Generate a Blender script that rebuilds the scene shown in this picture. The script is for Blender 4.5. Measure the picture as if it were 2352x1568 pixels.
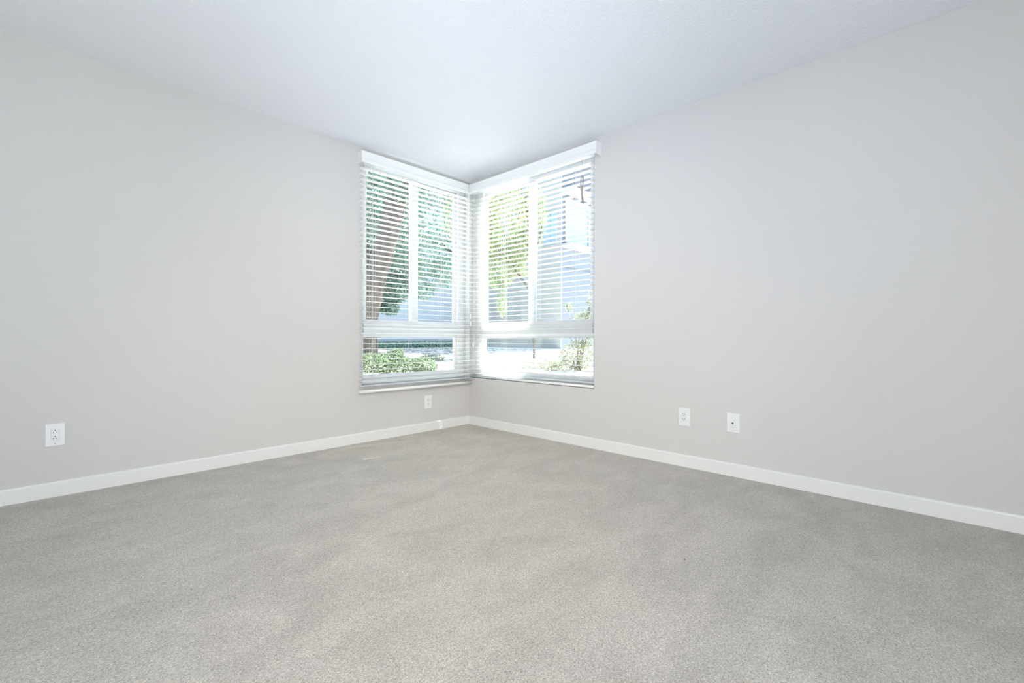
import bpy, math, random
from mathutils import Vector, Matrix

for o in list(bpy.data.objects):
    bpy.data.objects.remove(o, do_unlink=True)
scene = bpy.context.scene
COL = scene.collection
PI = math.pi

# ------------------------------------------------------------------ camera
CAM = Vector((-3.037, -3.488, 0.861))
YAW = 0.76041           # viewing direction in plan, measured from +X
ROLL = 0.00302
F_PX = 1042.6
cd = bpy.data.cameras.new('camera')
cd.sensor_fit = 'HORIZONTAL'
cd.sensor_width = 36.0
cd.lens = 36.0 * F_PX / 2352.0
cd.shift_y = -6.3 / 2352.0
cd.clip_start = 0.02
cam = bpy.data.objects.new('camera', cd)
COL.objects.link(cam)
fwd = Vector((math.cos(YAW), math.sin(YAW), 0))
rgt = Vector((math.sin(YAW), -math.cos(YAW), 0))
up = Vector((0, 0, 1))
rr = rgt * math.cos(ROLL) + up * math.sin(ROLL)
uu = -rgt * math.sin(ROLL) + up * math.cos(ROLL)
m = Matrix((rr, uu, -fwd)).transposed().to_4x4()
m.translation = CAM
cam.matrix_world = m
scene.camera = cam

# ------------------------------------------------------------------ world, sun, lights, exposure
scene.view_settings.view_transform = 'Standard'
scene.view_settings.look = 'None'
scene.view_settings.gamma = 1.0
scene.view_settings.use_curve_mapping = False
scene.view_settings.exposure = 0.0

SUN_TRAVEL = Vector((-0.9655, 0.2607, -1.42)).normalized()
w = bpy.data.worlds.new('sky')
scene.world = w
w.use_nodes = True
nt = w.node_tree
nt.nodes.clear()
out = nt.nodes.new('ShaderNodeOutputWorld')
bg = nt.nodes.new('ShaderNodeBackground')
sky = nt.nodes.new('ShaderNodeTexSky')
sky.sky_type = 'NISHITA'
sky.sun_disc = False
sky.sun_elevation = math.radians(54.8)
sky.sun_rotation = math.radians(105)
sky.air_density = 1.0
sky.dust_density = 0.3
sky.ozone_density = 1.0
bg.inputs['Strength'].default_value = 0.78
nt.links.new(sky.outputs[0], bg.inputs[0])
nt.links.new(bg.outputs[0], out.inputs[0])

sd = bpy.data.lights.new('sun', 'SUN')
sd.energy = 32.0
sd.angle = math.radians(0.53)
sd.color = (1.0, 0.96, 0.9)
sun = bpy.data.objects.new('sun', sd)
COL.objects.link(sun)
sun.rotation_euler = SUN_TRAVEL.to_track_quat('-Z', 'Y').to_euler()

def area(name, loc, target, sx, sy, watts, color, spread=180):
    l = bpy.data.lights.new(name, 'AREA')
    l.shape = 'RECTANGLE'
    l.size = sx
    l.size_y = sy
    l.energy = watts
    l.color = color
    l.spread = math.radians(spread)
    o = bpy.data.objects.new(name, l)
    COL.objects.link(o)
    o.location = loc
    o.rotation_euler = (Vector(target) - Vector(loc)).to_track_quat('-Z', 'Y').to_euler()
    return o

# bounce flash, then added fill lights behind the camera with no real source
LIGHTS = [
    ('bounce_flash', (-3.15, -3.7, 0.4), (-2.2, -2.6, 2.44), 1.7, 1.7, 34.0, (0.44, 0.63, 1.0), 180),
    ('room_fill', (-3.75, -4.15, 1.6), (-0.6, -0.8, 1.25), 1.0, 1.5, 28.0, (1.0, 0.90, 0.67), 180),
    ('corner_fill_high', (-3.7, -4.1, 2.15), (-0.5, -0.6, 0.3), 0.6, 0.4, 7.5, (1.0, 0.87, 0.72), 60),
    ('corner_fill_low', (-3.2, -3.7, 0.25), (-0.5, -0.6, 2.5), 0.6, 0.6, 5.2, (0.75, 0.80, 1.0), 50),
    ('side_fill', (-3.7, -3.2, 0.5), (-3.3, -0.9, 2.44), 0.7, 0.7, 4.6, (0.85, 0.95, 1.0), 110),
    ('low_fill', (-3.9, -4.2, 0.33), (-1.0, -1.2, 0.45), 1.2, 0.6, 74.0, (1.0, 0.97, 0.90), 140),
    ('wall_fill', (-3.3, -3.3, 1.5), (0.0, -2.3, 1.95), 0.4, 0.4, 1.2, (0.55, 0.68, 1.0), 50),
]
for a_ in LIGHTS:
    area(*a_)

# ------------------------------------------------------------------ materials
def nodemat(name):
    mt = bpy.data.materials.new(name)
    mt.use_nodes = True
    return mt, mt.node_tree, mt.node_tree.nodes['Principled BSDF']

def add(nt, kind, **kw):
    n = nt.nodes.new(kind)
    for k, v in kw.items():
        setattr(n, k, v)
    return n

def objcoord(nt, scale=(1, 1, 1)):
    tc = add(nt, 'ShaderNodeTexCoord')
    mp = add(nt, 'ShaderNodeMapping')
    mp.inputs['Scale'].default_value = scale
    nt.links.new(tc.outputs['Object'], mp.inputs['Vector'])
    return mp.outputs[0]

def simple(name, color, rough=0.5, noise=0.04, nscale=8.0, bump=0.0, bscale=200.0, spec=0.5, metal=0.0, stretch=(1, 1, 1), bdist=0.001):
    """plain paint / plastic with a faint procedural tone variation and grain"""
    mt, nt, b = nodemat(name)
    co = objcoord(nt, stretch)
    nz = add(nt, 'ShaderNodeTexNoise')
    nz.inputs['Scale'].default_value = nscale
    nz.inputs['Detail'].default_value = 4
    nt.links.new(co, nz.inputs['Vector'])
    mx = add(nt, 'ShaderNodeMix', data_type='RGBA')
    mx.inputs[6].default_value = (*[c * (1 - noise) for c in color], 1)
    mx.inputs[7].default_value = (*[min(1, c * (1 + noise)) for c in color], 1)
    nt.links.new(nz.outputs[0], mx.inputs[0])
    nt.links.new(mx.outputs[2], b.inputs['Base Color'])
    b.inputs['Roughness'].default_value = rough
    b.inputs['Specular IOR Level'].default_value = spec
    b.inputs['Metallic'].default_value = metal
    if bump:
        n2 = add(nt, 'ShaderNodeTexNoise')
        n2.inputs['Scale'].default_value = bscale
        n2.inputs['Detail'].default_value = 3
        nt.links.new(co, n2.inputs['Vector'])
        bp = add(nt, 'ShaderNodeBump')
        bp.inputs['Strength'].default_value = bump
        bp.inputs['Distance'].default_value = bdist
        nt.links.new(n2.outputs[0], bp.inputs['Height'])
        nt.links.new(bp.outputs[0], b.inputs['Normal'])
    return mt

def carpet_mat():
    mt, nt, b = nodemat('cut pile carpet')
    co = objcoord(nt)
    f1 = add(nt, 'ShaderNodeTexNoise')
    f1.inputs['Scale'].default_value = 205
    f1.inputs['Detail'].default_value = 3
    f1.inputs['Roughness'].default_value = 0.65
    f1.inputs['Distortion'].default_value = 1.2
    nt.links.new(co, f1.inputs['Vector'])
    r1 = add(nt, 'ShaderNodeMapRange')
    r1.inputs['From Min'].default_value = 0.34
    r1.inputs['From Max'].default_value = 0.66
    nt.links.new(f1.outputs[0], r1.inputs['Value'])
    mx = add(nt, 'ShaderNodeMix', data_type='RGBA')
    mx.inputs[6].default_value = (0.330, 0.310, 0.278, 1)
    mx.inputs[7].default_value = (0.760, 0.725, 0.670, 1)
    nt.links.new(r1.outputs[0], mx.inputs[0])
    # lay of the pile: soft blotches and vacuum / foot tracks
    co2 = objcoord(nt, (1.0, 1.6, 1))
    f2 = add(nt, 'ShaderNodeTexNoise')
    f2.inputs['Scale'].default_value = 3.2
    f2.inputs['Detail'].default_value = 5
    f2.inputs['Roughness'].default_value = 0.6
    f2.inputs['Distortion'].default_value = 0.6
    nt.links.new(co2, f2.inputs['Vector'])
    r2 = add(nt, 'ShaderNodeMapRange')
    r2.inputs['From Min'].default_value = 0.34
    r2.inputs['From Max'].default_value = 0.62
    r2.inputs['To Min'].default_value = 0.88
    r2.inputs['To Max'].default_value = 1.03
    nt.links.new(f2.outputs[0], r2.inputs['Value'])
    f3 = add(nt, 'ShaderNodeTexNoise')
    f3.inputs['Scale'].default_value = 40
    f3.inputs['Detail'].default_value = 3
    nt.links.new(co, f3.inputs['Vector'])
    r3 = add(nt, 'ShaderNodeMapRange')
    r3.inputs['From Min'].default_value = 0.3
    r3.inputs['From Max'].default_value = 0.7
    r3.inputs['To Min'].default_value = 0.95
    r3.inputs['To Max'].default_value = 1.05
    nt.links.new(f3.outputs[0], r3.inputs['Value'])
    mu = add(nt, 'ShaderNodeMath', operation='MULTIPLY')
    nt.links.new(r2.outputs[0], mu.inputs[0])
    nt.links.new(r3.outputs[0], mu.inputs[1])
    vm = add(nt, 'ShaderNodeVectorMath', operation='SCALE')
    nt.links.new(mx.outputs[2], vm.inputs[0])
    nt.links.new(mu.outputs[0], vm.inputs['Scale'])
    nt.links.new(vm.outputs[0], b.inputs['Base Color'])
    b.inputs['Roughness'].default_value = 1.0
    b.inputs['Specular IOR Level'].default_value = 0.05
    b.inputs['Sheen Weight'].default_value = 0.15
    bp = add(nt, 'ShaderNodeBump')
    bp.inputs['Strength'].default_value = 0.55
    bp.inputs['Distance'].default_value = 0.004
    nt.links.new(f1.outputs[0], bp.inputs['Height'])
    nt.links.new(bp.outputs[0], b.inputs['Normal'])
    return mt

def ceiling_mat():
    mt, nt, b = nodemat('textured ceiling paint')
    co = objcoord(nt)
    n1 = add(nt, 'ShaderNodeTexNoise')
    n1.inputs['Scale'].default_value = 92
    n1.inputs['Detail'].default_value = 3
    n1.inputs['Roughness'].default_value = 0.6
    n1.inputs['Distortion'].default_value = 0.8
    nt.links.new(co, n1.inputs['Vector'])
    r = add(nt, 'ShaderNodeMapRange')
    r.inputs['From Min'].default_value = 0.42
    r.inputs['From Max'].default_value = 0.70
    nt.links.new(n1.outputs[0], r.inputs['Value'])
    bp = add(nt, 'ShaderNodeBump')
    bp.inputs['Strength'].default_value = 0.5
    bp.inputs['Distance'].default_value = 0.004
    nt.links.new(r.outputs[0], bp.inputs['Height'])
    nt.links.new(bp.outputs[0], b.inputs['Normal'])
    b.inputs['Base Color'].default_value = (0.815, 0.835, 0.86, 1)
    b.inputs['Roughness'].default_value = 0.9
    b.inputs['Specular IOR Level'].default_value = 0.2
    return mt

def glass_mat():
    mt = bpy.data.materials.new('window glass')
    mt.use_nodes = True
    nt = mt.node_tree
    nt.nodes.clear()
    o = add(nt, 'ShaderNodeOutputMaterial')
    tr = add(nt, 'ShaderNodeBsdfTransparent')
    tr.inputs[0].default_value = (0.93, 0.97, 0.96, 1)
    gl = add(nt, 'ShaderNodeBsdfGlossy')
    gl.inputs['Roughness'].default_value = 0.02
    lw = add(nt, 'ShaderNodeLayerWeight')
    lw.inputs[0].default_value = 0.5
    pw = add(nt, 'ShaderNodeMath', operation='POWER')
    pw.inputs[1].default_value = 5.0
    nt.links.new(lw.outputs['Facing'], pw.inputs[0])
    fr = add(nt, 'ShaderNodeMath', operation='MULTIPLY_ADD')
    fr.inputs[1].default_value = 0.5
    fr.inputs[2].default_value = 0.02
    nt.links.new(pw.outputs[0], fr.inputs[0])
    mx = add(nt, 'ShaderNodeMixShader')
    nt.links.new(fr.outputs[0], mx.inputs[0])
    nt.links.new(tr.outputs[0], mx.inputs[1])
    nt.links.new(gl.outputs[0], mx.inputs[2])
    nt.links.new(mx.outputs[0], o.inputs[0])
    return mt

def leaf_mat(name, c1, c2, trans=0.35):
    mt = bpy.data.materials.new(name)
    mt.use_nodes = True
    nt = mt.node_tree
    nt.nodes.clear()
    o = add(nt, 'ShaderNodeOutputMaterial')
    geo = add(nt, 'ShaderNodeNewGeometry')
    mx = add(nt, 'ShaderNodeMix', data_type='RGBA')
    mx.inputs[6].default_value = (*c1, 1)
    mx.inputs[7].default_value = (*c2, 1)
    nt.links.new(geo.outputs['Random Per Island'], mx.inputs[0])
    d = add(nt, 'ShaderNodeBsdfDiffuse')
    t = add(nt, 'ShaderNodeBsdfTranslucent')
    nt.links.new(mx.outputs[2], d.inputs[0])
    nt.links.new(mx.outputs[2], t.inputs[0])
    s = add(nt, 'ShaderNodeMixShader')
    s.inputs[0].default_value = trans
    nt.links.new(d.outputs[0], s.inputs[1])
    nt.links.new(t.outputs[0], s.inputs[2])
    nt.links.new(s.outputs[0], o.inputs[0])
    return mt

M = {}
M['wall'] = simple('warm grey wall paint', (0.605, 0.600, 0.590), 0.75, 0.012, 1.3, 0.25, 260, 0.3)
M['ceiling'] = ceiling_mat()
M['carpet'] = carpet_mat()
M['trim'] = simple('white semi gloss trim paint', (0.755, 0.765, 0.755), 0.35, 0.01, 3)
M['vinyl'] = simple('white vinyl window frame', (0.78, 0.80, 0.81), 0.4, 0.01, 5)
M['slat'] = simple('white faux wood slat', (0.80, 0.81, 0.79), 0.38, 0.015, 12)
M['valance'] = simple('white blind valance', (0.77, 0.79, 0.79), 0.4, 0.01, 6)
M['cord'] = simple('white braided cord', (0.80, 0.80, 0.76), 0.8, 0.05, 200)
M['cord_grey'] = simple('grey blind cord', (0.36, 0.34, 0.31), 0.8, 0.08, 200)  # darker tone for the bundled cord
M['plate'] = simple('white plastic cover plate', (0.76, 0.775, 0.785), 0.3, 0.01, 20)
M['socket'] = simple('white socket face', (0.74, 0.755, 0.77), 0.3, 0.01, 20)
M['slot'] = simple('dark socket slot', (0.03, 0.03, 0.03), 0.6, 0.1, 50)
M['screw'] = simple('painted screw head', (0.66, 0.67, 0.67), 0.35, 0.05, 100, metal=0.2)
M['brass'] = simple('dull metal jack', (0.20, 0.20, 0.20), 0.35, 0.1, 100, metal=0.7)
M['glass'] = glass_mat()
M['crumb'] = simple('dark crumb', (0.02, 0.018, 0.016), 0.8, 0.2, 300)
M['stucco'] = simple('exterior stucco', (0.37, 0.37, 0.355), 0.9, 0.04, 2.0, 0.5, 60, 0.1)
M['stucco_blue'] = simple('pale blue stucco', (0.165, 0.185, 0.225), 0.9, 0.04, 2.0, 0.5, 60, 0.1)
M['garden_stucco'] = simple('light blue grey stucco', (0.43, 0.455, 0.50), 0.9, 0.04, 2.0, 0.5, 60, 0.1)  # the neighbour's stucco, lightened to offset deep shade on the garden wall
M['joint'] = simple('grey stucco joint strip', (0.10, 0.11, 0.125), 0.8, 0.05, 5)
M['extrim'] = simple('exterior white trim', (0.45, 0.45, 0.46), 0.6, 0.03, 4)
M['exglass'] = simple('pane with painted sky reflection', (0.25, 0.40, 0.52), 0.12, 0.10, 1.5, spec=0.8)  # blue base colour stands in for reflected sky
M['bark'] = simple('rough oak bark', (0.105, 0.090, 0.080), 0.95, 0.85, 16, 1.0, 26, 0.1, stretch=(1, 1, 0.22), bdist=0.02)
M['stem'] = simple('shrub stem', (0.26, 0.21, 0.16), 0.9, 0.2, 30)
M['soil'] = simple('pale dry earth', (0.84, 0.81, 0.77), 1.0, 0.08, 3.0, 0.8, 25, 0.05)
M['litter'] = leaf_mat('dry fallen leaves', (0.62, 0.52, 0.42), (0.36, 0.29, 0.22), 0.1)
M['leaf_dark'] = leaf_mat('deep green foliage', (0.10, 0.165, 0.135), (0.20, 0.29, 0.22), 0.35)
M['leaf_blue'] = leaf_mat('blue green foliage', (0.14, 0.25, 0.23), (0.34, 0.45, 0.34), 0.45)
M['leaf_yellow'] = leaf_mat('yellow green foliage', (0.18, 0.26, 0.12), (0.48, 0.50, 0.26), 0.5)
M['leaf_bush'] = leaf_mat('grey green shrub leaves', (0.09, 0.14, 0.09), (0.30, 0.36, 0.22), 0.35)
M['leaf_pale'] = leaf_mat('pale variegated leaves', (0.22, 0.27, 0.17), (0.50, 0.50, 0.38), 0.35)
M['hedge'] = leaf_mat('low hedge leaves', (0.22, 0.33, 0.28), (0.36, 0.48, 0.36), 0.3)

# ------------------------------------------------------------------ mesh helpers
class MB:
    def __init__(s):
        s.v = []
        s.f = []
        s.smooth = []

    def quad(s, pts, smooth=False):
        i = len(s.v)
        s.v += [tuple(p) for p in pts]
        s.f.append(tuple(range(i, i + len(pts))))
        s.smooth.append(smooth)

    def box(s, lo, hi):
        x0, y0, z0 = lo
        x1, y1, z1 = hi
        i = len(s.v)
        s.v += [(x0, y0, z0), (x1, y0, z0), (x1, y1, z0), (x0, y1, z0),
                (x0, y0, z1), (x1, y0, z1), (x1, y1, z1), (x0, y1, z1)]
        for q in ((0, 3, 2, 1), (4, 5, 6, 7), (0, 1, 5, 4), (1, 2, 6, 5), (2, 3, 7, 6), (3, 0, 4, 7)):
            s.f.append(tuple(i + k for k in q))
            s.smooth.append(False)

    def prism(s, prof, a, b, fn, smooth=False):
        """extrude a closed 2D profile from parameter a to b; fn(u, v, t) -> xyz"""
        n = len(prof)
        i = len(s.v)
        for t in (a, b):
            s.v += [tuple(fn(u, v, t)) for u, v in prof]
        for k in range(n):
            k2 = (k + 1) % n
            s.f.append((i + k, i + k2, i + n + k2, i + n + k))
            s.smooth.append(smooth)
        s.f.append(tuple(i + k for k in reversed(range(n))))
        s.smooth.append(False)
        s.f.append(tuple(i + n + k for k in range(n)))
        s.smooth.append(False)

    def tube(s, pts, radii, seg=8, cap=True):
        pts = [Vector(p) for p in pts]
        if not hasattr(radii, '__len__'):
            radii = [radii] * len(pts)
        rings = []
        side = None
        for k, p in enumerate(pts):
            d = (pts[min(k + 1, len(pts) - 1)] - pts[max(k - 1, 0)]).normalized()
            if side is None:
                side = d.cross(Vector((0.31, 0.17, 0.93)))
                if side.length < 0.1:
                    side = d.cross(Vector((1, 0, 0)))
            side = (side - d * side.dot(d)).normalized()
            up_ = d.cross(side)
            i = len(s.v)
            for j in range(seg):
                a = 2 * PI * j / seg
                s.v.append(tuple(p + (side * math.cos(a) + up_ * math.sin(a)) * radii[k]))
            rings.append(i)
        for a, b in zip(rings, rings[1:]):
            for j in range(seg):
                j2 = (j + 1) % seg
                s.f.append((a + j, a + j2, b + j2, b + j))
                s.smooth.append(True)
        if cap:
            s.f.append(tuple(rings[0] + j for j in reversed(range(seg))))
            s.smooth.append(False)
            s.f.append(tuple(rings[-1] + j for j in range(seg)))
            s.smooth.append(False)

    def build(s, name, mat, parent=None, bevel=0.0, bseg=2):
        me = bpy.data.meshes.new(name)
        me.from_pydata(s.v, [], s.f)
        me.polygons.foreach_set('use_smooth', s.smooth)
        me.materials.append(mat)
        me.update()
        o = bpy.data.objects.new(name, me)
        COL.objects.link(o)
        if parent:
            o.parent = parent
        if bevel:
            md = o.modifiers.new('edge', 'BEVEL')
            md.width = bevel
            md.segments = bseg
            md.limit_method = 'ANGLE'
            md.angle_limit = math.radians(40)
            md.harden_normals = False
        return o

def boxobj(name, mat, boxes, parent=None, bevel=0.0, bseg=2):
    b = MB()
    for lo, hi in boxes:
        b.box(lo, hi)
    return b.build(name, mat, parent, bevel, bseg)

def empty(name, loc=(0, 0, 0), rz=0.0):
    o = bpy.data.objects.new(name, None)
    o.empty_display_size = 0.05
    COL.objects.link(o)
    o.location = loc
    o.rotation_euler = (0, 0, rz)
    return o

def tag(o, label=None, cat=None, group=None, kind=None):
    if label: o['label'] = label
    if cat: o['category'] = cat
    if group: o['group'] = group
    if kind: o['kind'] = kind
    return o

def struct(o, label=None, cat=None):
    return tag(o, label, cat, kind='structure')

def copy_tree(o, parent=None):
    c = o.copy()
    COL.objects.link(c)
    if parent:
        c.parent = parent
    for ch in list(o.children):
        copy_tree(ch, c)
    return c

# ------------------------------------------------------------------ room shell
H = 2.44
XW, YW = -4.05, -4.45         # walls behind the camera
T = 0.15
ZS, ZT = 0.468, 2.385         # window opening sill and head
LX = -1.170                   # left opening runs LX..0 along x
RY = -1.492                   # right opening runs RY..0 along y

wl = boxobj('wall_left', M['wall'], [
    ((XW - T, 0, -0.1), (LX, T, H)),
    ((LX, 0, -0.1), (0, T, ZS)),
    ((LX, 0, ZT), (0, T, H)),
    ((0, 0, -0.1), (T, T, H))])
struct(wl, 'grey painted wall left of the corner window, with two outlets on it', 'wall')
wr = boxobj('wall_right', M['wall'], [
    ((0, YW - T, -0.1), (T, RY, H)),
    ((0, RY, -0.1), (T, 0, ZS)),
    ((0, RY, ZT), (T, 0, H))])
struct(wr, 'grey painted wall right of the corner window, with an outlet and a cable jack', 'wall')
wb = boxobj('wall_back', M['wall'], [((XW - T, YW - T, -0.1), (0, YW, H))])
struct(wb, 'grey wall behind the camera, facing the left wall', 'wall')
ws = boxobj('wall_near', M['wall'], [((XW - T, YW, -0.1), (XW, 0, H))])
struct(ws, 'grey wall behind the camera, facing the right wall', 'wall')
fl = MB()
fl.box((XW, YW, -0.1), (0, 0, 0))
fl = fl.build('floor', M['carpet'])
struct(fl, 'light greige cut pile carpet covering the whole floor', 'carpet')
ce = boxobj('ceiling', M['ceiling'], [((XW - T, YW - T, H), (T, T, H + 0.3))])
struct(ce, 'white ceiling with a fine sprayed texture', 'ceiling')

def baseboard(name, fn, a, b, label):
    hb, tb = 0.083, 0.014
    prof = [(0, 0), (tb, 0), (tb, hb - 0.012)]
    for k in range(1, 7):
        an = k / 6 * PI / 2
        prof.append((tb - 0.010 + 0.010 * math.cos(an), hb - 0.012 + 0.012 * math.sin(an)))
    prof.append((0, hb))
    mb = MB()
    mb.prism(prof, a, b, fn)
    o = mb.build(name, M['trim'])
    return struct(o, label, 'baseboard')

baseboard('baseboard_left', lambda u, v, t: (t, -u, v), XW, 0.0, 'white baseboard along the left wall')
baseboard('baseboard_right', lambda u, v, t: (-u, t, v), YW, -0.014, 'white baseboard along the right wall')
baseboard('baseboard_back', lambda u, v, t: (t, YW + u, v), XW, -0.014, 'white baseboard behind the camera below the back wall')
baseboard('baseboard_near', lambda u, v, t: (XW + u, t, v), YW + 0.014, -0.014, 'white baseboard behind the camera below the near wall')

# ------------------------------------------------------------------ windows (u along the wall from the corner, d outwards)
def window(name, L, fn, glass_lo, glass_hi, stile, low_lo, low_hi, label):
    """fn(u, d, z) -> xyz; u in 0..L. Two sliding panes above a fixed pane."""
    root = empty(name, fn(L / 2, 0.1, ZS))
    root_inv = Matrix.Translation(-Vector(root.location))
    def loc(lo, hi):
        p, q = Vector(fn(*lo)), Vector(fn(*hi))
        p -= root.location
        q -= root.location
        return (tuple(min(a, b) for a, b in zip(p, q)), tuple(max(a, b) for a, b in zip(p, q)))
    d0, d1 = 0.085, 0.148
    g0, g1 = glass_lo, glass_hi
    zm0, zm1 = 0.905, 0.990          # cross rail
    # outer frame
    boxobj('window_frame', M['vinyl'], [
        loc((0.0, d0, ZS), (g0 - 0.035, d1, ZT)),
        loc((g1 + 0.028, d0, ZS), (L, d1, ZT)),
        loc((g0 - 0.035, d0, ZS), (g1 + 0.028, d1, ZS + 0.045)),
        loc((g0 - 0.035, d0, ZT - 0.05), (g1 + 0.028, d1, ZT))], root, 0.003)
    boxobj('cross_rail', M['vinyl'], [
        loc((g0 - 0.034, d0 - 0.006, zm0), (g1 + 0.027, d1, zm1)),
        loc((g0 - 0.034, d0 - 0.014, zm0 + 0.03), (g1 + 0.027, d0 - 0.004, zm1 - 0.03))], root, 0.003)
    # lower fixed sash
    def sash(nm, a, b, z0, z1, dd, st=0.030, left=None, right=None):
        le = left if left else st
        ri = right if right else st
        s = boxobj(nm, M['vinyl'], [
            loc((a, dd, z0), (a + le, dd + 0.024, z1)),
            loc((b - ri, dd, z0), (b, dd + 0.024, z1)),
            loc((a + le, dd, z0), (b - ri, dd + 0.024, z0 + st)),
            loc((a + le, dd, z1 - st), (b - ri, dd + 0.024, z1))], root, 0.002)
        gp = boxobj('pane', M['glass'], [loc((a + le, dd + 0.010, z0 + st), (b - ri, dd + 0.014, z1 - st))], s)
        return s
    sash('fixed_sash', g0 - 0.034 - 0.0, g1 + 0.027, ZS + 0.046, zm0 - 0.001, 0.100, 0.034,
         left=0.034 + (low_lo - g0), right=0.027 + (g1 - low_hi))
    s0, s1 = stile
    sash('sliding_sash', g0 - 0.034, s1, zm1 + 0.001, ZT - 0.051, 0.112, 0.032, left=0.034, right=s1 - s0)
    sash('sliding_sash', s0, g1 + 0.027, zm1 + 0.001, ZT - 0.051, 0.087, 0.032, left=s1 - s0, right=0.027)
    # latch on the meeting stile
    boxobj('latch', M['vinyl'], [loc((s0 + 0.015, 0.068, 1.62), (s1 - 0.015, 0.087, 1.70))], root, 0.003)
    # drywall-depth stop bead on the sill
    return struct(root, label, 'window')

w1 = window('window_1', -LX, lambda u, d, z: (-u, d, z), 0.115, 1.085, (0.56, 0.628), 0.115, 1.108,
            'white framed sliding window in the left wall, a large brown trunk seen through it')
w2 = window('window_2', -RY, lambda u, d, z: (d, -u, z), 0.142, 1.398, (0.720, 0.788), 0.132, 1.424,
            'white framed sliding window in the right wall, glaringly sunlit beside the corner')

# ------------------------------------------------------------------ venetian blinds
PITCH = 0.0435
Z0 = 0.861

def slat_mesh(length, holes):
    """gently crowned slat along +X from 0 to length, depth along Y, with cord slots"""
    hw = 0.025
    xs = [0.0]
    for h in holes:
        xs += [h - 0.0045, h + 0.0045]
    xs.append(length)
    ys = [-hw, -0.020, -0.013, 0.011, 0.018, hw]
    th = 0.0028
    crown = lambda y: 0.0016 * (1 - (y / hw) ** 2)
    mb = MB()
    nx, ny = len(xs), len(ys)
    solid = lambda i, j: 0 <= i < nx - 1 and 0 <= j < ny - 1 and not (i % 2 == 1 and j == 2)
    P = lambda i, j, t: (xs[i], ys[j], crown(ys[j]) + (th / 2 if t else -th / 2))
    for i in range(nx - 1):
        for j in range(ny - 1):
            if not solid(i, j):
                continue
            mb.quad([P(i, j, 1), P(i + 1, j, 1), P(i + 1, j + 1, 1), P(i, j + 1, 1)])
            mb.quad([P(i, j, 0), P(i, j + 1, 0), P(i + 1, j + 1, 0), P(i + 1, j, 0)])
            if not solid(i, j - 1): mb.quad([P(i, j, 0), P(i + 1, j, 0), P(i + 1, j, 1), P(i, j, 1)])
            if not solid(i, j + 1): mb.quad([P(i + 1, j + 1, 0), P(i, j + 1, 0), P(i, j + 1, 1), P(i + 1, j + 1, 1)])
            if not solid(i - 1, j): mb.quad([P(i, j + 1, 0), P(i, j, 0), P(i, j, 1), P(i, j + 1, 1)])
            if not solid(i + 1, j): mb.quad([P(i + 1, j, 0), P(i + 1, j + 1, 0), P(i + 1, j + 1, 1), P(i + 1, j, 1)])
    me = bpy.data.meshes.new('slat')
    me.from_pydata(mb.v, [], mb.f)
    me.materials.append(M['slat'])
    return me

def tassel(parent, x, y, z, mat=None):
    mb = MB()
    mb.tube([(x, y, z + 0.020), (x, y, z + 0.010), (x + 0.001, y, z - 0.012), (x + 0.001, y, z - 0.030)],
            [0.0018, 0.0046, 0.0062, 0.0045], 10)
    return mb.build('tassel', mat or M['slat'], parent)

def blind(name, loc, rz, length, ladders, kmin, kmax, rail_z, rail_h, label, val, vmiter):
    root = empty(name, loc, rz)
    me = slat_mesh(length, ladders)
    rnd = random.Random(5 if rz else 9)
    for k in range(kmin, kmax + 1):
        s = bpy.data.objects.new('slat', me)
        COL.objects.link(s)
        s.parent = root
        s.location = (rnd.uniform(-0.0012, 0.0012), 0, Z0 + k * PITCH + rnd.uniform(-0.0006, 0.0006))
        s.rotation_euler = (rnd.uniform(-0.012, 0.012), 0, 0)
    boxobj('headrail', M['valance'], [((0.0, -0.027, ZT - 0.060), (length, 0.027, ZT - 0.008))], root, 0.002)
    # bottom rail: rounded bar
    prof = []
    hw, hh = 0.026, rail_h / 2
    for k in range(16):
        a = 2 * PI * k / 16
        c, s_ = math.cos(a), math.sin(a)
        prof.append((math.copysign(abs(c) ** 0.45, c) * hw, math.copysign(abs(s_) ** 0.6, s_) * hh))
    mb = MB()
    mb.prism(prof, 0.002, length - 0.002, lambda u, v, t: (t, u, rail_z + v), True)
    br = mb.build('bottom_rail', M['slat'], root)
    for h in ladders:
        pl = MB()
        pl.tube([(h, 0, rail_z - hh - 0.0035), (h, 0, rail_z - hh + 0.001)], [0.0035, 0.0052], 10)
        pl.build('cord_plug', M['slat'], br)
    # ladder tapes and lift cords
    ztop = ZT - 0.05
    for h in ladders:
        mb = MB()
        for yy in (-0.0275, 0.0275):
            for dx in (-0.0105, 0.0105):
                mb.tube([(h + dx, yy, rail_z + hh * 0.6), (h + dx, yy, ztop)], 0.0008, 5)
        for k in range(kmin, kmax + 1):
            z = Z0 + k * PITCH - 0.0024
            for dx in (-0.0105, 0.0105):
                mb.tube([(h + dx, -0.0275, z), (h + dx, 0.0275, z)], 0.0005, 4, False)
        mb.build('ladder_cord', M['cord'], root)
        mb = MB()
        mb.tube([(h, -0.002, rail_z), (h, -0.002, ztop)], 0.0007, 5)
        mb.build('lift_cord', M['cord'], root)
    tag(root, label, 'blind')
    return root

# left blind hangs in front of the wall; local x runs along +x from its left end
BLX, BLL = -1.212, 1.200
ladL = [0.112, 0.465, 0.820, 1.150]
bl = blind('venetian_blind', (BLX, -0.040, 0), 0.0, BLL, ladL, -9, 32, 0.424, 0.026,
           'white horizontal slat blind over the left window, its bottom rail hanging just below the sill', None, None)
# right blind hangs inside the recess; local x runs along -y from the corner
ladR = [0.119, 0.462, 0.880, 1.290]
br_ = blind('venetian_blind', (0.029, -0.004, 0), -PI / 2, 1.484, ladR, -8, 32, 0.482, 0.022,
            'white horizontal slat blind inside the right window recess, slats glowing in the sun', None, None)

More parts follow.
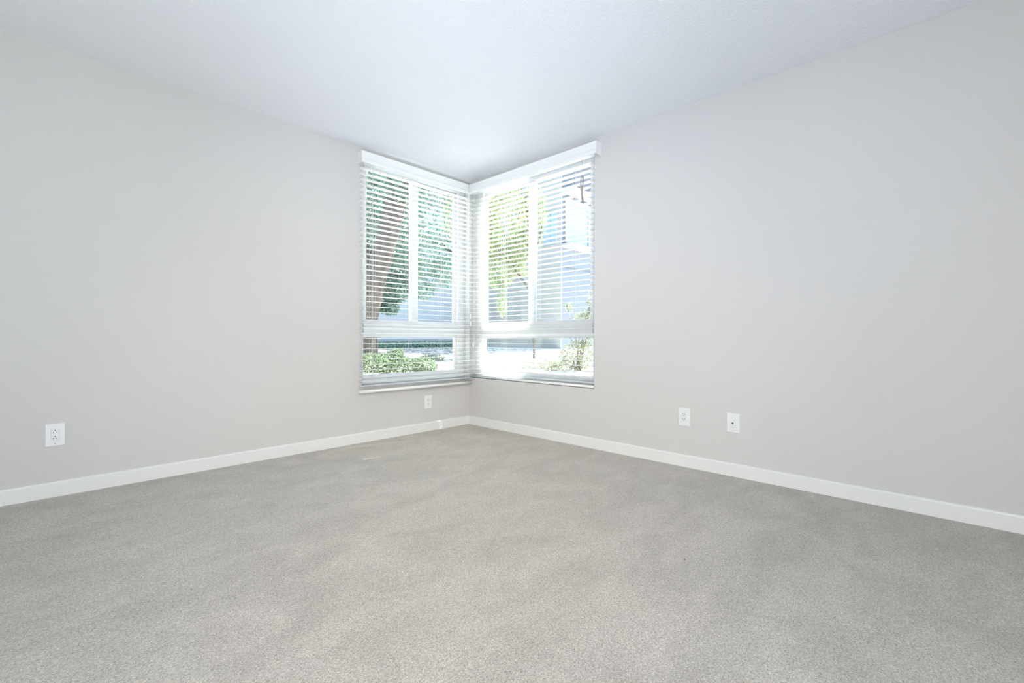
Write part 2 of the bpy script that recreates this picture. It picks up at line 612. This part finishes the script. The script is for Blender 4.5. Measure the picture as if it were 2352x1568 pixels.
def valance(parent, L, z0, z1, depth, y_wall, mitre_end, x_off=0.0):
    """moulded board with return ends; local front at y=-depth side given by sign"""
    # profile along outward direction (u = distance from wall plane, v = height)
    t = 0.012
    hh = z1 - z0
    prof = [(depth - t, z0), (depth - 0.004, z0), (depth, z0 + 0.006), (depth, z0 + hh * 0.30),
            (depth - 0.003, z0 + hh * 0.36), (depth - 0.003, z0 + hh * 0.80),
            (depth, z0 + hh * 0.86), (depth, z1 - 0.004), (depth - 0.004, z1), (depth - t, z1)]
    return prof

def make_valance(parent, wall_local_y, prof, x0, x1, far_is_x0, depth):
    # parent's local frame: x along wall; room side is -y
    mb = MB()
    mb.prism(prof, x0, x1, lambda u, v, t: (t, wall_local_y - u, v))
    xe = x0 if far_is_x0 else x1
    s = 1 if far_is_x0 else -1
    z0 = prof[0][1]; z1 = prof[-1][1]
    mb.box((min(xe, xe + s * 0.012), wall_local_y - depth + 0.013, z0), (max(xe, xe + s * 0.012), wall_local_y - 0.001, z1))
    return mb.build('valance', M['valance'], parent, 0.0008, 1)

pL = valance(None, 0, 2.290, 2.386, 0.082, 0, None)
# left: root at y=-0.040, wall plane is at local y=+0.040
make_valance(bl, 0.040, pL, -1.217 - BLX, -0.084 - BLX, True, 0.082)
# right: root at x=0.029; local -y is world -x, wall plane (x=0) is at local y=-0.029
pR = valance(None, 0, 2.287, 2.384, 0.080, 0, None)
make_valance(br_, -0.029, pR, 0.070, 1.556 - 0.004, False, 0.080)

# operating cords (left blind)
def cordobj(name, pts, r, parent, mat=None):
    mb = MB()
    mb.tube(pts, r, 6)
    return mb.build(name, mat or M['cord'], parent)

wand = cordobj('tilt_cord', [(0.052, -0.036, 2.30), (0.050, -0.037, 2.24), (0.030, -0.040, 1.95), (0.014, -0.042, 1.72), (0.006, -0.042, 1.52)],
               0.0013, bl)
tassel(wand, 0.006, -0.042, 1.49)
for dx, zz in ((0.0, 1.085), (0.006, 1.015)):
    c = cordobj('pull_cord', [(1.158 + dx, -0.034, 2.30), (1.158 + dx, -0.036, 1.6), (1.160 + dx, -0.036, zz + 0.02)], 0.0011, bl)
    tassel(c, 1.160 + dx, -0.036, zz)
c = cordobj('pull_cord', [(1.196, -0.036, 2.30), (1.199, -0.037, 1.5), (1.197, -0.037, 0.83)], 0.0009, bl)
tassel(c, 1.197, -0.037, 0.80)
# right blind: bundled lift cord near the right end
pts = [(1.378, -0.040, 2.30), (1.378, -0.040, 2.16)]
c = cordobj('bundled_cord', pts, 0.0013, br_, M['cord_grey'])
rnd = random.Random(3)
mb = MB()
loop = []
for k in range(70):
    t = k / 69
    a = t * 2 * PI * 5
    loop.append((1.378 + 0.010 * math.cos(a) * (1 - 0.3 * t) + 0.006 * math.sin(t * 5),
                 -0.040 - 0.006 * math.sin(a * 0.5) , 2.165 - 0.105 - 0.105 * math.cos(a * 0.5 + 0.4) + rnd.uniform(-0.004, 0.004)))
mb.tube(loop, 0.0024, 6)
mb.tube([(1.362, -0.044, 2.140), (1.366, -0.048, 2.160), (1.378, -0.048, 2.157), (1.388, -0.046, 2.148), (1.392, -0.040, 2.12), (1.388, -0.040, 2.10)], 0.0018, 6)
mb.build('cord_knot', M['cord_grey'], c)
cordobj('hanging_cord', [(1.372, -0.040, 1.96), (1.366, -0.040, 1.90), (1.363, -0.040, 1.84)], 0.0011, c, M['cord_grey'])

# ------------------------------------------------------------------ wall plates
def plate(name, fn, centre_u, centre_z, style, label, cat, group=None):
    """fn(u, d, z) -> xyz with d out of the wall; 79 x 124 mm cover"""
    root = empty(name, fn(centre_u, 0, centre_z))
    base = Vector(root.location)
    def tr(u, d, z):
        return tuple(Vector(fn(centre_u + u, d, centre_z + z)) - base)
    W2, H2 = 0.0395, 0.0620
    mb = MB()
    rings = [(0, 0), (0, 0.003), (0.0035, 0.0062), (0.0045, 0.0066)]
    idx = []
    for ins, d in rings:
        i = len(mb.v)
        a, b = W2 - ins, H2 - ins
        mb.v += [tr(-a, d, -b), tr(a, d, -b), tr(a, d, b), tr(-a, d, b)]
        idx.append(i)
    for p, q in zip(idx, idx[1:]):
        for k in range(4):
            k2 = (k + 1) % 4
            mb.f.append((p + k, p + k2, q + k2, q + k)); mb.smooth.append(False)
    # front face with a rectangular cut-out
    cw, chh = 0.0167, 0.0333
    i = len(mb.v)
    dpl = rings[-1][1]
    mb.v += [tr(-cw, dpl, -chh), tr(cw, dpl, -chh), tr(cw, dpl, chh), tr(-cw, dpl, chh)]
    j = len(mb.v)
    mb.v += [tr(-cw, 0.002, -chh), tr(cw, 0.002, -chh), tr(cw, 0.002, chh), tr(-cw, 0.002, chh)]
    q = idx[-1]
    for k in range(4):
        k2 = (k + 1) % 4
        mb.f.append((q + k, q + k2, i + k2, i + k)); mb.smooth.append(False)
        mb.f.append((i + k, i + k2, j + k2, j + k)); mb.smooth.append(False)
    pl = mb.build('cover_plate', M['plate'], root)
    def bx(nm, mat, lo, hi, par, bev=0.0):
        p, q_ = Vector(tr(*lo)), Vector(tr(*hi))
        return boxobj(nm, mat, [(tuple(min(a, b) for a, b in zip(p, q_)), tuple(max(a, b) for a, b in zip(p, q_)))], par, bev)
    def disc(nm, mat, u, z, r, d0, d1, par, r1=None):
        m_ = MB()
        m_.tube([tr(u, d0, z), tr(u, d1, z)], [r, r1 if r1 else r], 14)
        return m_.build(nm, mat, par)
    face = bx('receptacle' if style != 'coax' else 'jack_insert', M['socket'], (-0.0164, 0.001, -0.0330), (0.0164, 0.0072, 0.0330), root, 0.0008)
    if style in ('duplex', 'duplex_inverted'):
        sgn = 1 if style == 'duplex' else -1
        for cz in (0.0170, -0.0150):
            r_ = bx('socket_face', M['socket'], (-0.0125, 0.0068, cz - 0.0115), (0.0125, 0.0080, cz + 0.0115), face, 0.0006)
            for (uu_, hgt) in ((-0.0064, 0.0090), (0.0064, 0.0075)):
                bx('slot', M['slot'], (uu_ - 0.0013, 0.0078, cz + sgn * 0.0035 - hgt / 2), (uu_ + 0.0013, 0.0083, cz + sgn * 0.0035 + hgt / 2), face)
            disc('ground_hole', M['slot'], 0, cz - sgn * 0.0068, 0.0027, 0.0078, 0.0083, face)
    else:
        rim = disc('jack_collar', M['socket'], 0, 0, 0.0085, 0.0070, 0.0085, face, 0.0075)
        disc('coax_jack', M['brass'], 0, 0, 0.0052, 0.0080, 0.0150, face, 0.0048)
        disc('ground_hole', M['slot'], 0, 0, 0.0022, 0.0150, 0.0153, face)
    for zz in (0.0478, -0.0478):
        disc('screw', M['brass'] if (style == 'duplex_inverted' and zz < 0) else M['screw'], 0, zz, 0.0028, 0.0062, 0.0074, pl)
    tag(root, label, cat, group)
    return root

LF = lambda u, d, z: (u, -d, z)
RF = lambda u, d, z: (-d, -u, z)
plate('wall_outlet', LF, -2.960, 0.333, 'duplex_inverted',
      'white outlet on the left wall, far from the window and standing alone', 'outlet')
plate('wall_outlet', LF, -0.505, 0.270, 'duplex',
      'white outlet below the left window, close to the room corner', 'outlet')
plate('wall_outlet', RF, 2.214, 0.334, 'duplex',
      'white two socket outlet on the right wall beside the cable jack plate', 'outlet')
plate('cable_jack', RF, 2.527, 0.334, 'coax',
      'white wall plate with a single round metal cable jack in its middle', 'wall jack')

# crumb on the carpet
mb = MB()
mb.tube([(-1.291, -2.757, 0.003), (-1.289, -2.758, 0.004), (-1.286, -2.7585, 0.0035)], [0.0008, 0.0019, 0.0006], 7)
tag(mb.build('crumb', M['crumb']), 'tiny dark crumb lying on the carpet in front of the right wall', 'crumb')

# ------------------------------------------------------------------ outside: ground, buildings
def gz(x, y):
    d = max(max(x, 0.0), max(y, 0.0))
    base = 0.40 + 0.030 * min(d, 8.0)
    return base + 0.012 * math.sin(x * 2.1 + 0.6) * math.cos(y * 1.7) * min(1, d)

def ground(regions):
    mb = MB()
    for x0, x1, y0, y1, n in regions:
        nx = max(2, int((x1 - x0) / n)); ny = max(2, int((y1 - y0) / n))
        i0 = len(mb.v)
        for i in range(nx + 1):
            for j in range(ny + 1):
                x = x0 + (x1 - x0) * i / nx; y = y0 + (y1 - y0) * j / ny
                mb.v.append((x, y, gz(x, y)))
        for i in range(nx):
            for j in range(ny):
                a = i0 + i * (ny + 1) + j
                mb.f.append((a, a + ny + 1, a + ny + 2, a + 1)); mb.smooth.append(True)
    return mb.build('garden_ground', M['soil'])
g = ground([(-9, 20, T, 20, 0.35), (T, 20, -9, T, 0.35)])
tag(g, 'pale sunlit garden earth outside both windows', 'ground', kind='structure')

def leaf_cloud(rnd, n, blobs, size, aspect=0.42, droop=0.3, seed_normals=True):
    """leaves as small folded blades scattered through ellipsoid blobs (cx,cy,cz,rx,ry,rz,weight)"""
    mb = MB()
    tot = sum(b[6] for b in blobs)
    for b in blobs:
        cnt = int(n * b[6] / tot)
        for _ in range(cnt):
            while True:
                p = Vector((rnd.uniform(-1, 1), rnd.uniform(-1, 1), rnd.uniform(-1, 1)))
                if p.length <= 1:
                    break
            if p.length > 1e-3:
                p = p * (p.length ** -0.35) if p.length > 0.2 else p
            if p.length > 1:
                p.normalize()
            c = Vector((b[0] + p.x * b[3], b[1] + p.y * b[4], b[2] + p.z * b[5]))
            d = Vector((rnd.gauss(0, 1), rnd.gauss(0, 1), rnd.gauss(-droop * 2, 0.8))).normalized()
            sd_ = d.cross(Vector((rnd.gauss(0, 1), rnd.gauss(0, 1), rnd.gauss(0, 1)))).normalized()
            nrm = d.cross(sd_)
            L = size * rnd.uniform(0.6, 1.3)
            W = L * aspect * 0.5
            i = len(mb.v)
            mb.v += [tuple(c - d * L * 0.5), tuple(c - d * L * 0.05 + sd_ * W + nrm * W * 0.35), tuple(c + d * L * 0.5),
                     tuple(c - d * L * 0.05 - sd_ * W + nrm * W * 0.35)]
            mb.f += [(i, i + 1, i + 2), (i, i + 2, i + 3)]
            mb.smooth += [False, False]
    return mb

def make_tree(name, trunk_pts, radii, branches, blobs, n, size, mat, label, seed, aspect=0.42, droop=0.3, group=None, cat='tree', bark=None):
    rnd = random.Random(seed)
    base = Vector(trunk_pts[0])
    root = empty(name, base)
    rel = lambda p: Vector(p) - base
    mb = MB()
    # ripple the trunk a little
    pts = []
    rad = []
    for k in range(len(trunk_pts) - 1):
        a, b = rel(trunk_pts[k]), rel(trunk_pts[k + 1])
        for t in (0, 0.25, 0.5, 0.75):
            pts.append(a.lerp(b, t) + Vector((rnd.uniform(-1, 1), rnd.uniform(-1, 1), 0)) * radii[k] * 0.08)
            rad.append((radii[k] * (1 - t) + radii[k + 1] * t) * rnd.uniform(0.95, 1.06))
    pts.append(rel(trunk_pts[-1])); rad.append(radii[-1])
    mb.tube(pts, rad, 14)
    mb.build('trunk', bark or M['bark'], root)
    for br in branches:
        q = MB()
        q.tube([rel(p) for p in br[0]], br[1], 8)
        q.build('branch', bark or M['bark'], root)
    bl2 = [(b[0] - base.x, b[1] - base.y, b[2] - base.z) + tuple(b[3:]) for b in blobs]
    lc = leaf_cloud(rnd, n, bl2, size, aspect, droop)
    lc.build('foliage', mat, root)
    tag(root, label, cat, group)
    return root

# leaning big trunk seen through the left window
make_tree('garden_tree', [(0.72, 3.42, 0.46), (0.74, 3.36, 1.2), (0.80, 3.20, 1.9), (0.90, 2.98, 2.66), (0.98, 2.78, 3.46), (1.05, 2.7, 4.6)],
          [0.20, 0.165, 0.17, 0.17, 0.15, 0.11],
          [([(0.80, 3.20, 1.9), (1.10, 3.35, 2.5), (1.6, 3.7, 3.1)], [0.07, 0.05, 0.03]),
           ([(0.95, 2.85, 3.2), (0.75, 3.1, 3.7), (0.6, 3.5, 4.3)], [0.06, 0.045, 0.03]),
           ([(1.02, 2.74, 4.1), (1.6, 2.7, 4.6), (2.4, 2.75, 4.95)], [0.06, 0.045, 0.03]),
           ([(0.78, 3.25, 1.7), (0.95, 3.3, 1.75), (1.25, 3.38, 1.55)], [0.04, 0.025, 0.012])],
          [(2.3, 2.75, 4.9, 1.2, 0.9, 0.5, 1.9), (0.9, 3.4, 3.75, 1.0, 0.9, 0.55, 2.2), (0.92, 2.55, 3.25, 0.42, 0.30, 0.30, 0.6), (1.5, 4.0, 3.2, 0.7, 0.7, 0.8, 1.4), (1.25, 3.45, 1.72, 0.30, 0.22, 0.30, 0.5),  # first blob and its branch are unseen, added to shade the trunk
           (1.15, 3.40, 1.38, 0.18, 0.16, 0.12, 0.25), (1.55, 3.5, 2.1, 0.3, 0.3, 0.35, 0.5)],
          9500, 0.085, M['leaf_dark'], 'large leaning brown tree trunk with dark green foliage outside the left window', 11)
make_tree('garden_tree', [(1.47, 4.83, 0.55), (1.46, 4.85, 1.6), (1.50, 4.9, 2.8), (1.6, 5.0, 4.0)], [0.10, 0.085, 0.075, 0.06],
          [([(1.48, 4.87, 2.2), (1.9, 5.1, 2.9), (2.4, 5.3, 3.4)], [0.04, 0.03, 0.02])],
          [(2.1, 5.2, 2.9, 0.7, 0.6, 0.75, 1.6), (1.9, 4.9, 4.0, 1.2, 1.0, 0.7, 2.0), (1.95, 5.0, 1.85, 0.32, 0.3, 0.4, 0.4)],
          7600, 0.085, M['leaf_dark'], 'slimmer upright tree with dark foliage standing behind the leaning trunk', 12)
make_tree('garden_tree', [(3.75, 4.35, 0.55), (3.70, 4.40, 1.9), (3.55, 4.45, 3.2), (3.40, 4.5, 4.4)], [0.09, 0.08, 0.06, 0.04],
          [([(3.62, 4.42, 2.6), (3.2, 4.6, 2.95), (2.8, 4.8, 3.1)], [0.035, 0.03, 0.02]),
           ([(3.58, 4.44, 2.9), (3.5, 4.3, 3.5), (3.4, 4.2, 3.9)], [0.035, 0.03, 0.02])],
          [(2.85, 4.85, 2.75, 0.75, 0.6, 0.55, 1.5), (3.15, 4.5, 3.7, 1.1, 0.9, 0.7, 1.8), (2.65, 4.7, 1.95, 0.40, 0.3, 0.28, 0.45),
           (3.25, 4.45, 2.35, 0.45, 0.4, 0.35, 0.6)],
          5600, 0.095, M['leaf_blue'], 'blue-green tree with drooping leaves seen beside the middle stile of the left window', 13, 0.36, 0.5)
# sunlit yellow-green tree through the right window
make_tree('garden_tree', [(3.42, 2.08, 0.45), (3.40, 2.09, 1.4), (3.38, 2.12, 2.4), (3.3, 2.2, 3.6)], [0.024, 0.022, 0.02, 0.015],
          [([(3.39, 2.10, 1.9), (3.42, 2.05, 2.5), (3.50, 1.95, 3.0)], [0.025, 0.02, 0.012]),
           ([(3.39, 2.10, 1.7), (3.1, 2.4, 2.3), (2.8, 2.7, 2.8)], [0.025, 0.02, 0.012])],
          [(3.10, 2.40, 2.95, 0.55, 0.50, 0.75, 1.7), (2.95, 2.60, 2.2, 0.38, 0.36, 0.42, 0.8), (3.42, 2.10, 3.15, 0.26, 0.24, 0.62, 0.7),
           (3.25, 2.25, 2.45, 0.34, 0.26, 0.45, 0.5), (2.98, 2.5, 1.62, 0.10, 0.10, 0.36, 0.14), (2.6, 2.9, 3.2, 0.6, 0.5, 0.8, 1.2)],
          7200, 0.088, M['leaf_yellow'], 'sunlit yellow-green tree with hanging leaves filling the right window upper pane', 14, 0.34, 0.8)

def bush(name, x, y, blobs, n, size, mat, label, seed, stems=5, aspect=0.5, group=None):
    rnd = random.Random(seed)
    z = gz(x, y) - 0.02
    root = empty(name, (x, y, z))
    for k in range(stems):
        b = blobs[k % len(blobs)]
        mb = MB()
        ex, ey, ez = b[0] + rnd.uniform(-.5, .5) * b[3], b[1] + rnd.uniform(-.5, .5) * b[4], b[2] + b[5] * 0.4
        sx, sy = rnd.uniform(-.03, .03), rnd.uniform(-.03, .03)
        mb.tube([(sx, sy, -0.02), (sx * 2 + ex * 0.35, sy * 2 + ey * 0.35, ez * 0.5), (ex, ey, ez)], [0.012, 0.009, 0.004], 6)
        mb.build('stem', M['stem'], root)
    lc = leaf_cloud(rnd, n, blobs, size, aspect, 0.0)
    lc.build('foliage', mat, root)
    tag(root, label, 'bush', group)
    return root

bush('shrub', -0.20, 1.62, [(0, -0.03, 0.09, 0.22, 0.28, 0.17, 1.0), (-0.1, 0.1, 0.16, 0.14, 0.14, 0.10, 0.3)], 1900, 0.042, M['leaf_bush'],
     'grey-green shrub at the bottom left corner of the left window', 21)
bush('shrub', 0.10, 1.60, [(0, -0.03, 0.10, 0.24, 0.28, 0.18, 1.0), (0.05, 0, 0.25, 0.1, 0.1, 0.06, 0.2)], 2100, 0.042, M['leaf_bush'],
     'fuller shrub in the middle of the row below the left window', 22)
bush('shrub', 0.42, 1.46, [(0, -0.02, 0.07, 0.22, 0.24, 0.14, 1.0)], 1600, 0.04, M['leaf_bush'],
     'lower rounded shrub at the right end of the row below the left window', 23)
bush('shrub', 1.50, 2.70, [(0, 0, 0.06, 0.28, 0.18, 0.07, 1.0)], 260, 0.06, M['leaf_pale'],
     'low sprawling pale plant on the sunlit earth beyond the shrubs', 24, 3)
# tall pale shrub at the lower right of the right window
bush('shrub', 1.93, 0.02, [(0.06, -0.10, 0.66, 0.20, 0.20, 0.17, 1.0), (-0.02, -0.02, 0.22, 0.27, 0.27, 0.20, 1.1),
                            (0.12, -0.17, 0.92, 0.10, 0.10, 0.22, 0.45), (-0.05, 0.13, 0.86, 0.06, 0.06, 0.06, 0.10),
                            (-0.10, 0.22, 0.60, 0.12, 0.10, 0.07, 0.18), (0.05, -0.2, 0.42, 0.12, 0.12, 0.2, 0.3)], 3000, 0.040, M['leaf_pale'],
     'tall open shrub with pale speckled leaves at the right edge of the right window', 25, 9)
bush('shrub', 1.78, 0.50, [(0, 0, 0.05, 0.30, 0.30, 0.10, 1.0), (0.05, -0.25, 0.06, 0.2, 0.2, 0.10, 0.5)], 1100, 0.042, M['leaf_pale'],
     'low leafy plant at the foot of the tall pale shrub', 26, 4)

# hedge strip at the foot of the far wall
rnd = random.Random(31)
hb = []
for k in range(16):
    t = k / 15
    x = 1.9 + t * 3.2
    hb.append((x, 6.75 - 0.10 * t, 0.675 + rnd.uniform(-0.01, 0.02), 0.26, 0.20, 0.095 + rnd.uniform(0, 0.03), 1))
lc = leaf_cloud(rnd, 2600, hb, 0.08, 0.5, -0.2)
o = lc.build('hedge', M['hedge'])
tag(o, 'low dark green hedge running along the foot of the far garden wall', 'hedge')

# fallen leaves on the ground
rnd = random.Random(41)
mb = MB()
for _ in range(5200):
    if rnd.random() < 0.55:
        x, y = rnd.uniform(0.3, 6.0), rnd.uniform(-1.0, 6.5)
    else:
        x, y = rnd.uniform(-1.5, 4.5), rnd.uniform(0.8, 6.4)
    z = gz(x, y) + 0.010
    a = rnd.uniform(0, 2 * PI)
    L = rnd.uniform(0.03, 0.06); W = L * 0.4
    c, s_ = math.cos(a), math.sin(a)
    i = len(mb.v)
    mb.v += [(x - c * L, y - s_ * L, z), (x - s_ * W, y + c * W, z + rnd.uniform(0, .012)), (x + c * L, y + s_ * L, z + rnd.uniform(0, .01)),
             (x + s_ * W, y - c * W, z + rnd.uniform(0, .012))]
    mb.f += [(i, i + 1, i + 2), (i, i + 2, i + 3)]
    mb.smooth += [False, False]
tag(mb.build('leaf_litter', M['litter']), 'dry fallen leaves scattered over the sunlit earth', 'fallen leaves', kind='stuff')

# neighbouring building: near block with corner, and far block behind the trees
BX, BY = 6.56, 3.83
nb = empty('neighbour_building', (BX, BY, 0.0))
ZG, ZR = 0.2, 5.75
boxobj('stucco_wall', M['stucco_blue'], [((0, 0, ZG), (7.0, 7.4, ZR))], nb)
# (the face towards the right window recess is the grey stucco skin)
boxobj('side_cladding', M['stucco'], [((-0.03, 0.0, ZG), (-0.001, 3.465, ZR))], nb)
boxobj('floor_band', M['joint'], [((-0.045, -0.015, 2.755), (7.0, -0.001, 2.775)), ((-0.045, -0.015, 2.755), (-0.031, 3.465, 2.775))], nb)
boxobj('roof', M['extrim'], [((-0.45, -0.95, ZR), (7.3, 7.4, ZR + 0.16))], nb, 0.01)  # front overhang deepened to keep sun off the blue wall
def nb_window(lo, hi, face, t=0.06, mat=None):
    # face 'y': on plane y=0 facing -y ; face 'x': on plane x=-0.03 facing -x
    (a0, z0), (a1, z1) = lo, hi
    rects = [(a0, z0, a1, z0 + t), (a0, z1 - t, a1, z1), (a0, z0 + t, a0 + t, z1 - t), (a1 - t, z0 + t, a1, z1 - t),
             ((a0 + a1) / 2 - t / 2, z0 + t, (a0 + a1) / 2 + t / 2, z1 - t)]
    if face == 'y':
        B = [((u0, -0.05, v0), (u1, -0.001, v1)) for u0, v0, u1, v1 in rects]
        G = [((a0 + t, -0.015, z0 + t), (a1 - t, -0.002, z1 - t))]
    else:
        B = [((-0.08, u0, v0), (-0.031, u1, v1)) for u0, v0, u1, v1 in rects]
        G = [((-0.045, a0 + t, z0 + t), (-0.032, a1 - t, z1 - t))]
    f_ = boxobj('window', mat or M['extrim'], B, nb, 0.004)
    boxobj('pane', M['exglass'], G, f_)
nb_window((0.12, 3.42), (2.3, 4.62), 'y')
nb_window((3.2, 3.42), (5.2, 4.62), 'y')
nb_window((0.12, 3.35), (0.62, 4.25), 'x', 0.03, M['stucco'])
boxobj('window_ledge', M['extrim'], [((-0.02, -0.38, 4.72), (2.6, -0.001, 4.82)), ((0.0, -0.30, 3.28), (2.5, -0.001, 3.38))], nb, 0.006)
tag(nb, 'pale two storey stucco building with blue windows outside the right window', 'building')

fb = empty('garden_wall', (1.5, 7.3, 0.0))
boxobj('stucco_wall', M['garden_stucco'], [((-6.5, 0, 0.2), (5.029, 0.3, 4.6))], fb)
boxobj('wall_cap', M['extrim'], [((-6.55, -0.04, 4.6), (5.0, 0.34, 4.68))], fb, 0.006)
boxobj('base_plinth', M['stucco'], [((-6.5, -0.04, 0.2), (5.0, -0.001, 0.80))], fb, 0.006)
tag(fb, 'long blue-grey stucco wall closing the garden behind the left window trees', 'wall')

# added unseen wall keeping sun off the right part of the right window
wg = boxobj('sun_block_wall', M['stucco'], [((T, -1.95, 0.2), (4.1, -1.70, 6.4))])
struct(wg, 'unseen wall added outside to shade part of the right window', 'wall')
